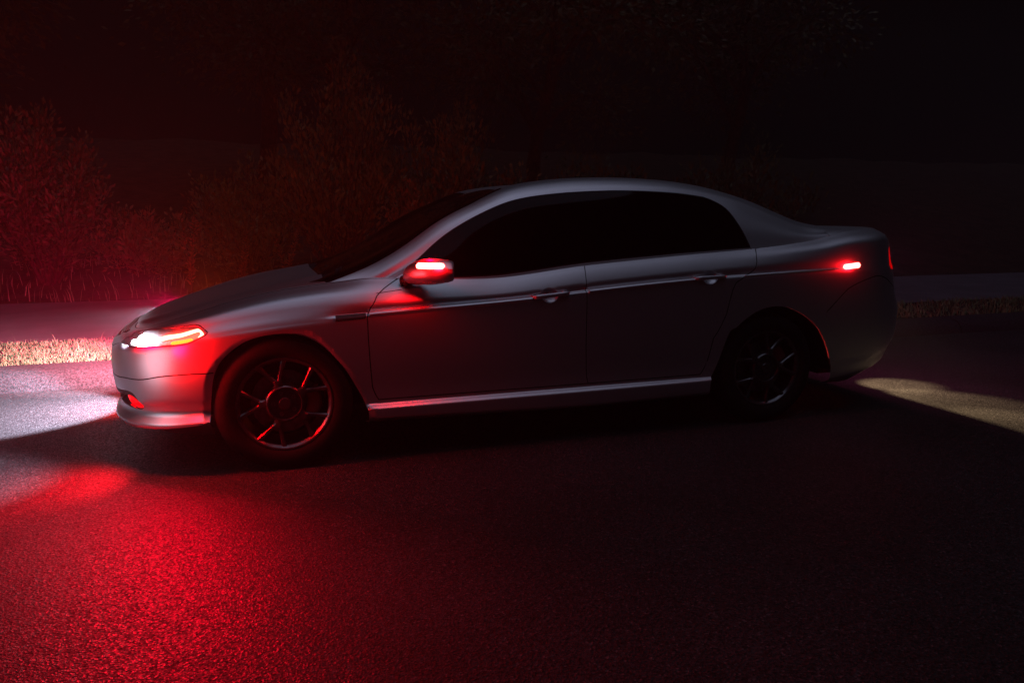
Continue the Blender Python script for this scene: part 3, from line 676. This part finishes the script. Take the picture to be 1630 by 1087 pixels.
# ================================================================== wheels
def make_wheel(name='wheel'):
    """axis along y, outer face at y=0 looking to -y"""
    hub=MB(); RR=.2255
    hub.lathe([(.004,.0),(.004,.026),(.010,.030),(.014,.060),(.012,.078),(.020,.084),(.05,.084)],48)
    for k in range(5):
        a=2*math.pi*(k+.5)/5; hub.lathe([(.016,.011),(.006,.011),(.006,.007),(.012,.0065),(.012,.0)],6,c=(.053*math.cos(a),.0,.053*math.sin(a)),mi=1)
    h=hub.build(name,[M['dark_alloy'],M['alloy']],car,sharp=35)
    r=MB()
    r.lathe([(.012,RR-.019),(.002,RR-.012),(-.004,RR-.005),(-.005,RR),(.002,RR+.004),(.02,RR+.003),(.05,RR-.012),(.10,RR-.02),(.20,RR-.018)],96)
    r.lathe([(.20,RR-.022),(.10,RR-.026),(.05,RR-.022),(.012,RR-.019)],96)
    # raised ring round the hub well
    r.lathe([(.030,.076),(.006,.077),(.000,.080),(.002,.086),(.010,.092),(.035,.098)],72)
    for k in range(5):
        a0=R(34+72*k)
        for sg in (-1,1):
            a1=a0+sg*R(17); p0=Vector((math.cos(a0+sg*R(3.5))*.108,0,math.sin(a0+sg*R(3.5))*.108)); p1=Vector((math.cos(a1)*(RR-.008),0,math.sin(a1)*(RR-.008)))
            d=(p1-p0).normalized(); s_=Vector((-d.z,0,d.x)); V=[];n=9
            for i in range(n):
                u=i/(n-1); p=p0.lerp(p1,u); wd=.0118*(1-.25*math.sin(u*math.pi))+.002*u; dy=.006-.004*u+.006*math.sin(u*math.pi)
                for a_,b_ in ((-1,.034),(-1,.006),(-.55,0),(.55,0),(1,.006),(1,.034)): V.append(p+s_*a_*wd+Vector((0,dy+b_,0)))
            F=[(i*6+j,i*6+j+1,(i+1)*6+j+1,(i+1)*6+j) for i in range(n-1) for j in range(5)]
            r.add(V,F)
        # the stem where each pair of arms grows out of the hub ring
        e0=Vector((math.cos(a0),0,math.sin(a0))); s_=Vector((-e0.z,0,e0.x)); V=[]
        for rad_,hw in ((.080,.026),(.095,.021),(.108,.0195),(.116,.021),(.121,.012)):
            for a_,b_ in ((-1,.036),(-1,.008),(-.6,.002),(.6,.002),(1,.008),(1,.036)): V.append(e0*rad_+s_*a_*hw+Vector((0,b_,0)))
        r.add(V,[(i*6+j,i*6+j+1,(i+1)*6+j+1,(i+1)*6+j) for i in range(4) for j in range(5)])
    mesh_r=r.build('rim',[M['alloy']],h,sharp=35)
    t=MB(); To=.3275
    pr=[(.030,RR-.014),(.004,RR+.000),(-.004,RR+.006),(-.012,RR+.03),(-.015,RR+.055),(-.008,To-.022),(.004,To-.010),(.022,To-.002)]
    for g_ in (.055,.10,.145): pr+=[(g_-.005,To),(g_-.004,To-.008),(g_+.004,To-.008),(g_+.005,To)]
    pr+=[(.19,To-.002),(.208,To-.010),(.222,To-.03),(.222,RR+.02),(.20,RR-.012)]
    t.lathe(pr,96); t.build('tyre',[M['rubber']],h,sharp=50)
    dsc=MB(); dsc.lathe([(.075,.06),(.075,.075),(.070,.078),(.070,.155),(.092,.155),(.092,.06)],64); dsc.build('brake_disc',[M['disc']],h,sharp=40)
    c_=MB()
    V=[];F=[]
    for i in range(9):
        a=R(-28+i*7)
        for rr,yy in ((.110,.058),(.110,.045),(.130,.036),(.165,.036),(.176,.046),(.176,.10)): V.append((rr*math.cos(a),yy,rr*math.sin(a)))
    for i in range(8):
        for j in range(5): F.append((i*6+j,i*6+j+1,(i+1)*6+j+1,(i+1)*6+j))
    F+=[tuple(range(6)),tuple(48+j for j in range(6))[::-1]]
    c_.add(V,F); c_.build('brake_caliper',[M['caliper']],h,sharp=40)
    return h
wh=make_wheel()
def copywheel(loc,rot):
    c_=wh.copy(); COL.objects.link(c_); c_.location=loc; c_.rotation_euler=rot; c_.parent=car
    for ch in [o for o in COL.objects if o.parent==wh]:
        k_=ch.copy(); COL.objects.link(k_); k_.parent=c_
    return c_
copywheel((2.765,-.872,.3275),(0,R(-41),0)); copywheel((0.005,.875,.3275),(0,R(30),math.pi)); copywheel((2.765,.872,.3275),(0,R(60),math.pi))
wh.location=(.003,-.875,.3275)

# ================================================================== the setting
def struct(o,kind='structure'): o['kind']=kind; return o
MR=mat('asphalt',(.045,.045,.047),.7,spec=.18)
t,ns,ls,b=nodes(MR); tc=N(ns,'ShaderNodeTexCoord')
n1=N(ns,'ShaderNodeTexNoise',Scale=.9,Detail=8); n2=N(ns,'ShaderNodeTexVoronoi',Scale=150.); n3=N(ns,'ShaderNodeTexNoise',Scale=24.,Detail=6); n4=N(ns,'ShaderNodeTexVoronoi',Scale=90.)
for n in (n1,n2,n3,n4): ls.new(tc.outputs['Object'],n.inputs['Vector'])
rp=N(ns,'ShaderNodeValToRGB'); rp.color_ramp.elements[0].position=.3; rp.color_ramp.elements[1].position=.75
rp.color_ramp.elements[0].color=(.017,.017,.018,1); rp.color_ramp.elements[1].color=(.036,.035,.037,1); ls.new(n1.outputs[0],rp.inputs[0])
# stone chips: each cell its own grey, a few much paler
rc=N(ns,'ShaderNodeValToRGB'); e=rc.color_ramp.elements; e[0].position=0; e[0].color=(.35,.35,.35,1); e[1].position=.62; e[1].color=(1.15,1.15,1.15,1); x_=e.new(.86); x_.color=(1.5,1.48,1.45,1); x_=e.new(.955); x_.color=(1.6,1.6,1.55,1); x_=e.new(.975); x_.color=(3.0,2.95,2.85,1)
sc_=N(ns,'ShaderNodeSeparateColor'); ls.new(n2.outputs['Color'],sc_.inputs[0]); ls.new(sc_.outputs[0],rc.inputs[0])
mu=N(ns,'ShaderNodeMix',data_type='RGBA',blend_type='MULTIPLY'); mu.inputs[0].default_value=1; ls.new(rp.outputs[0],mu.inputs[6]); ls.new(rc.outputs[0],mu.inputs[7]); ls.new(mu.outputs[2],b.inputs['Base Color'])
ad=N(ns,'ShaderNodeMath',operation='ADD'); ls.new(n2.outputs['Distance'],ad.inputs[0]); ls.new(n4.outputs['Distance'],ad.inputs[1])
a2=N(ns,'ShaderNodeMath',operation='ADD'); ls.new(ad.outputs[0],a2.inputs[0]); ls.new(n3.outputs[0],a2.inputs[1])
bp=N(ns,'ShaderNodeBump',Strength=.85,Distance=.006,Invert=True) if False else N(ns,'ShaderNodeBump',Strength=.45,Distance=.004); ls.new(a2.outputs[0],bp.inputs['Height']); ls.new(bp.outputs[0],b.inputs['Normal'])
rr_=N(ns,'ShaderNodeMapRange'); rr_.inputs['To Min'].default_value=.42; rr_.inputs['To Max'].default_value=.9; ls.new(sc_.outputs[1],rr_.inputs[0]); ls.new(rr_.outputs[0],b.inputs['Roughness'])
rng=random.Random(5)
def hgt(x,y,a,f,ph=0): return a*(math.sin(x*f+ph)*math.cos(y*f*1.3+ph*2)+.5*math.sin(x*f*2.7+1.3*ph+y*f*1.9))
def sheet(xs,ys,zf,name,m,kind='structure'):
    V=[(x,y,zf(x,y)) for x in xs for y in ys]; n=len(ys)
    F=[(i*n+j,(i+1)*n+j,(i+1)*n+j+1,i*n+j+1) for i in range(len(xs)-1) for j in range(n-1)]
    return struct(mesh(name,V,F,[m]),kind)
sheet([-26,-8,-4,0,4,8,14,25,42],[-14,-8,-4,-1,1.47],lambda x,y:0,'road',MR)
# kerb: sloped cast concrete, in lengths with open joints
MK=vary(mat('kerb_concrete',(.2,.2,.2),.85,spec=.3),75,(.007,.007,.008),(.036,.034,.038),bump=1.,bscale=150,bdist=.006,lo=.35,hi=.65)
kb=MB(); x=-14.
while x<26:
    L=3.0-.012; pf=[(1.452,-.02),(1.462,.030),(1.50,.095),(1.545,.128),(1.60,.140),(1.735,.146),(1.75,-.02)]; nn_=14; V=[]
    for i in range(nn_+1):
        xx=x+L*i/nn_
        for (y,z) in pf: V.append((xx,y+.006*math.sin(xx*2.1)+rng.uniform(-.002,.002),z+.004*math.sin(xx*1.3+y*9)+rng.uniform(-.0015,.0015) if z>0 else z))
    k7=len(pf); F=[(i*k7+j,i*k7+j+1,(i+1)*k7+j+1,(i+1)*k7+j) for i in range(nn_) for j in range(k7-1)]+[tuple(range(k7))[::-1],tuple(nn_*k7+j for j in range(k7))]
    kb.add(V,F); x+=3.0
k_=kb.build('kerb',[MK],sharp=50); struct(k_)
MG=vary(mat('soil',(.05,.04,.03),.95,spec=.1),3,(.010,.009,.006),(.035,.028,.018),bump=.9,bscale=14,bdist=.04)
MPt=vary(mat('path_paving',(.16,.155,.15),.8,spec=.3),2.2,(.07,.065,.075),(.11,.10,.12),bump=.4,bscale=160,bdist=.004)
xs=[-26,-18]+[ -14+i*.5 for i in range(81)]+[30,42]
sheet(xs,[1.74,1.9,2.1,2.3,2.5,2.7,2.86],lambda x,y:.128+.012*math.sin(x*1.7)*math.sin(y*3)+.02*(y-1.74),'verge',MG)
sheet(xs,[2.84,3.5,4.5,5.6,6.3],lambda x,y:.155,'path',MPt)
def bank(x,y): s_=max(0,y-6.2); return .14+.16*min(s_,1)+.30*max(0,s_-1)*.8+hgt(x,y,.10*min(1,s_),.8)
sheet([-26,-20]+[-16+i for i in range(50)]+[38,42],[6.25,6.6,7,7.5,8,9,10,12,14,17,20,24],lambda x,y:bank(x,min(y,20)),'bank',MG)

# ---- grass of the verge and of the bank foot
MGr=vary(mat('grass_blades',(.10,.12,.035),.7,spec=.25),7,(.05,.13,.045),(.20,.38,.19))
def blades(n,area,zf,hr,name,seed,lean=.5,wd=.004,dens=None):
    r=random.Random(seed); V=[];F=[]
    for _ in range(n):
        x=r.uniform(area[0],area[1]); y=r.uniform(area[2],area[3])
        if dens and r.random()>dens(x,y): continue
        z=zf(x,y)-.01; h=r.uniform(*hr); a=r.uniform(0,6.283); l=r.uniform(.1,lean)*h; b_=r.uniform(0,6.283); w_=wd*r.uniform(.6,1.3)
        dx,dy=math.cos(a)*w_,math.sin(a)*w_; lx,ly=math.cos(b_)*l,math.sin(b_)*l; k=len(V)
        V+=[(x-dx,y-dy,z),(x+dx,y+dy,z),(x+dx*.7+lx*.35,y+dy*.7+ly*.35,z+h*.6),(x-dx*.7+lx*.35,y-dy*.7+ly*.35,z+h*.6),(x+lx,y+ly,z+h)]
        F+=[(k,k+1,k+2,k+3),(k+3,k+2,k+4)]
    return mesh(name,V,F,[MGr],smooth=False)
vz=lambda x,y:.128+.02*(y-1.74)
clump=lambda x,y: .25+.75*max(0,math.sin(x*3.1+math.sin(y*5)*1.2)*math.cos(y*4.3+x))
g1=blades(52000,(-5.5,.5,1.77,2.86),vz,(.012,.045),'grass',1,.8,dens=lambda x,y:.55+.45*clump(x,y)); struct(g1,'stuff')
g4=blades(1500,(-5.5,.5,1.9,2.95),vz,(.05,.15),'grass',9,.9,.003,dens=lambda x,y:clump(x*.8,y)**2); struct(g4,'stuff'); g4['label']='sparse taller dry stems standing out of the verge grass'; g4['category']='grass'
g1['label']='short patchy grass of the narrow verge behind the kerb'; g1['category']='grass'
g2=blades(9000,(.5,12,1.77,2.86),vz,(.03,.08),'grass',2,.8,.006); struct(g2,'stuff'); g2['label']='unlit grass of the verge behind and beyond the car'; g2['category']='grass'
g3=blades(1500,(-7,9,6.2,8.2),lambda x,y:bank(x,y),(.06,.26),'grass',3,.5,.006,dens=lambda x,y:.25+.75*clump(x*.7,y)); struct(g3,'stuff'); g3['label']='long rough grass along the foot of the bank'; g3['category']='grass'

# ---- plants
def leafmat(name,c0,c1): 
    m=vary(mat(name,c0,.6,spec=.35),5,c0,c1,detail=3); return m
ML=[leafmat('leaf_olive',(.040,.050,.018),(.11,.115,.04)),leafmat('leaf_green',(.03,.05,.018),(.07,.10,.03)),leafmat('leaf_rust',(.09,.05,.02),(.17,.10,.04))]
MBk=vary(mat('bark',(.07,.05,.04),.9,spec=.2),12,(.02,.015,.012),(.06,.046,.036),bump=.8,bscale=40,bdist=.01)
def leaf(mb,p,d,s,r,mi=0,asp=.42):
    d=Vector(d).normalized(); u=d.cross(Vector((r.uniform(-1,1),r.uniform(-1,1),r.uniform(-1,1)))); 
    if u.length<.01: return
    u.normalize(); n=d.cross(u); w_=s*asp
    mb.add([p,p+d*s*.45+u*w_*.5+n*s*.05,p+d*s,p+d*s*.45-u*w_*.5+n*s*.05],[(0,1,2,3)],mi)
def shrub(name,label,cat,loc,h,rad,nst,leafs,ls_,mat_,seed,upright=.6,group=None,cover=.25):
    r=random.Random(seed); root=empty(name,label,cat,loc,group); st=MB(); fo=MB()
    for k in range(nst):
        a=r.uniform(0,6.283); rr=r.uniform(.0,1)**.6; tip=Vector((math.cos(a)*rad*rr,math.sin(a)*rad*rr,h*(1-.5*rr*rr)*r.uniform(.7,1.05)))
        b0=Vector((math.cos(a)*rad*.12*r.random(),math.sin(a)*rad*.12*r.random(),-.05)); mid=b0.lerp(tip,.5)+Vector((r.uniform(-.1,.1)*rad,r.uniform(-.1,.1)*rad,h*.10*upright))
        pts=[]
        for i in range(9):
            u=i/8; p=b0*(1-u)**2+mid*2*u*(1-u)+tip*u*u+Vector((r.uniform(-1,1),r.uniform(-1,1),0))*.012; pts.append(p)
        st.tube(pts,[.014*(1-.8*i/8)*max(.5,h/2.2) for i in range(9)],5)
        for q in range(leafs):
            u=cover+(1-cover)*r.random()**.8; i=min(7,int(u*8)); p=pts[i].lerp(pts[i+1],u*8-i)
            off=Vector((r.gauss(0,1),r.gauss(0,1),r.gauss(0,.8)))*rad*.13*(1.1-u*.6)
            d=off+Vector((0,0,upright*rad*.25)); leaf(fo,p+off,d,ls_*r.uniform(.6,1.3),r)
    st.build('stems',[MBk],root); fo.build('foliage',[mat_],root,smooth=False); return root
# the rows behind the path
shrub('tall_shrub','tall upright shrub with feathery tips behind the windshield, the highest of the lit bushes','shrub',(1.15,7.0,.25),3.35,1.15,46,170,.085,ML[0],11,1.0,'shrubs behind the path')
shrub('tall_shrub','broad olive shrub behind the car roof, right of the highest lit bush','shrub',(2.9,7.4,.3),2.75,1.35,42,170,.085,ML[0],12,.8,'shrubs behind the path')
shrub('round_shrub','low rust-leaved bush just above the bottom of the windshield pillar','shrub',(2.15,6.3,.2),1.55,.55,34,120,.06,ML[2],13,.7,'shrubs behind the path')
shrub('round_shrub','dim shrub left of the highest lit bush, behind the hood','shrub',(-.2,7.3,.3),1.75,1.1,34,150,.075,ML[1],14,.6,'shrubs behind the path')
shrub('round_shrub','rounded shrub added in the left corner behind the grass, standing in for a red glow','shrub',(-2.75,7.4,.3),2.45,1.05,44,190,.08,ML[1],15,.5,'shrubs behind the path')  # shrub put in where only a soft red glow hangs
shrub('round_shrub','low red-lit bush between the left corner shrub and the hood','shrub',(-1.5,7.6,.3),1.05,.85,30,130,.07,ML[0],16,.5,'shrubs behind the path')
shrub('round_shrub','dark shrub behind the rear window','shrub',(5.6,7.9,.4),2.0,1.3,30,120,.09,ML[1],17,.6,'shrubs behind the path')
shrub('round_shrub','unlit shrub beyond the boot lid, furthest right of the row','shrub',(9.0,8.4,.5),2.2,1.5,30,110,.10,ML[1],18,.6,'shrubs behind the path')
def weed(loc,h,seed,label):
    r=random.Random(seed); root=empty('tall_weed',label,'weed',loc,'tall weeds by the path'); st=MB(); fo=MB()
    for k in range(3):
        a=r.uniform(0,6.28); l=r.uniform(.08,.25)*h; hh=h*r.uniform(.65,1); P=[Vector((math.cos(a)*l*u*u,math.sin(a)*l*u*u,hh*u)) for u in [i/9 for i in range(10)]]
        st.tube(P,[.006*(1-.7*i/9) for i in range(10)],5)
        for q in range(70):
            u=.15+.85*r.random(); i=min(8,int(u*9)); p=P[i].lerp(P[i+1],u*9-i); an=r.uniform(0,6.28)
            leaf(fo,p,(math.cos(an),math.sin(an),.7),r.uniform(.04,.09)*(1.2-u*.5),r,0,.3)
    st.build('stalk',[MBk],root); fo.build('foliage',[ML[2]],root,smooth=False)
weed((-.88,5.2+1.1,.16),1.15,21,'tall leaning weed above the front end of the hood')
weed((-.25,6.5,.18),.95,22,'tall weed above the middle of the hood')
weed((.35,6.35,.18),1.05,23,'tall weed above the back edge of the hood')
# ---- trees behind, almost lost in the dark
def tree(label,loc,h,cr,seed,nl=9000):
    r=random.Random(seed); root=empty('tree',label,'tree',loc,'trees on the bank'); tk=MB(); cw=MB()
    tp=[Vector((math.sin(i*.7+seed)*.06*i,math.cos(i*.9+seed)*.05*i,-.2+h*.62*i/7)) for i in range(8)]
    tk.tube(tp,[.17*h/7*(1-.085*i) for i in range(8)],10); tips=[]
    for k in range(16):
        i=r.randint(3,7); a=r.uniform(0,6.283); L=cr*r.uniform(.5,1.05); b0=tp[i]; e=b0+Vector((math.cos(a)*L,math.sin(a)*L,h*r.uniform(.05,.34)))
        pts=[b0.lerp(e,u)+Vector((0,0,.18*L*math.sin(u*3.14)))+Vector((r.uniform(-1,1),r.uniform(-1,1),r.uniform(-1,1)))*.04 for u in [j/6 for j in range(7)]]
        tk.tube(pts,[.055*h/7*(1-.13*j) for j in range(7)],6)
        for j in (3,4,5,6): tips.append(pts[j])
        for q in range(3):
            p=pts[r.randint(3,6)]; e2=p+Vector((r.gauss(0,1),r.gauss(0,1),r.gauss(.3,.7))).normalized()*L*.4; tk.tube([p,p.lerp(e2,.5)+Vector((0,0,.05)),e2],[.02,.014,.006],5); tips+=[e2,p.lerp(e2,.5)]
    for q in range(nl):
        c_=r.choice(tips); o=Vector((r.gauss(0,1),r.gauss(0,1),r.gauss(0,.75)))*cr*.17; leaf(cw,c_+o,o+Vector((0,0,-.05)),r.uniform(.09,.17),r,0,.5)
    tk.build('trunk',[MBk],root); cw.build('crown',[ML[1]],root,smooth=False)
for i,(lb,x,y,h,cr) in enumerate([('dark tree at the left end of the bank, behind the rounded shrub',-4.6,10.5,7.0,2.3),('dark tree directly behind the highest lit bush',1.6,11.,8.0,2.5),
    ('faintly lit leafy tree above the car roof, second from the right',5.6,10.6,7.4,2.6),('dark tree furthest right, beyond the boot of the car',10.8,11.5,7.8,2.8),('dark tree just left of the one behind the highest bush',.25,12.6,8.2,2.5)]):
    tree(lb,(x,y,bank(x,y)),h,cr,40+i)
# ---- night air
MH=bpy.data.materials.new('night_air'); MH.use_nodes=True; t=MH.node_tree; t.nodes.remove(t.nodes['Principled BSDF'])
pv=t.nodes.new('ShaderNodeVolumePrincipled'); pv.inputs['Density'].default_value=LP['haze']; pv.inputs['Color'].default_value=(.9,.9,.95,1); pv.inputs['Anisotropy'].default_value=LP['aniso']
t.links.new(pv.outputs[0],t.nodes['Material Output'].inputs['Volume'])
hz=MB(); hz.box((8,5,4.3),(72,44,11.2)); h_=hz.build('haze',[MH],smooth=False); struct(h_,'stuff'); h_['label']='thin night mist lit by the lamps of the car'; h_['category']='haze'
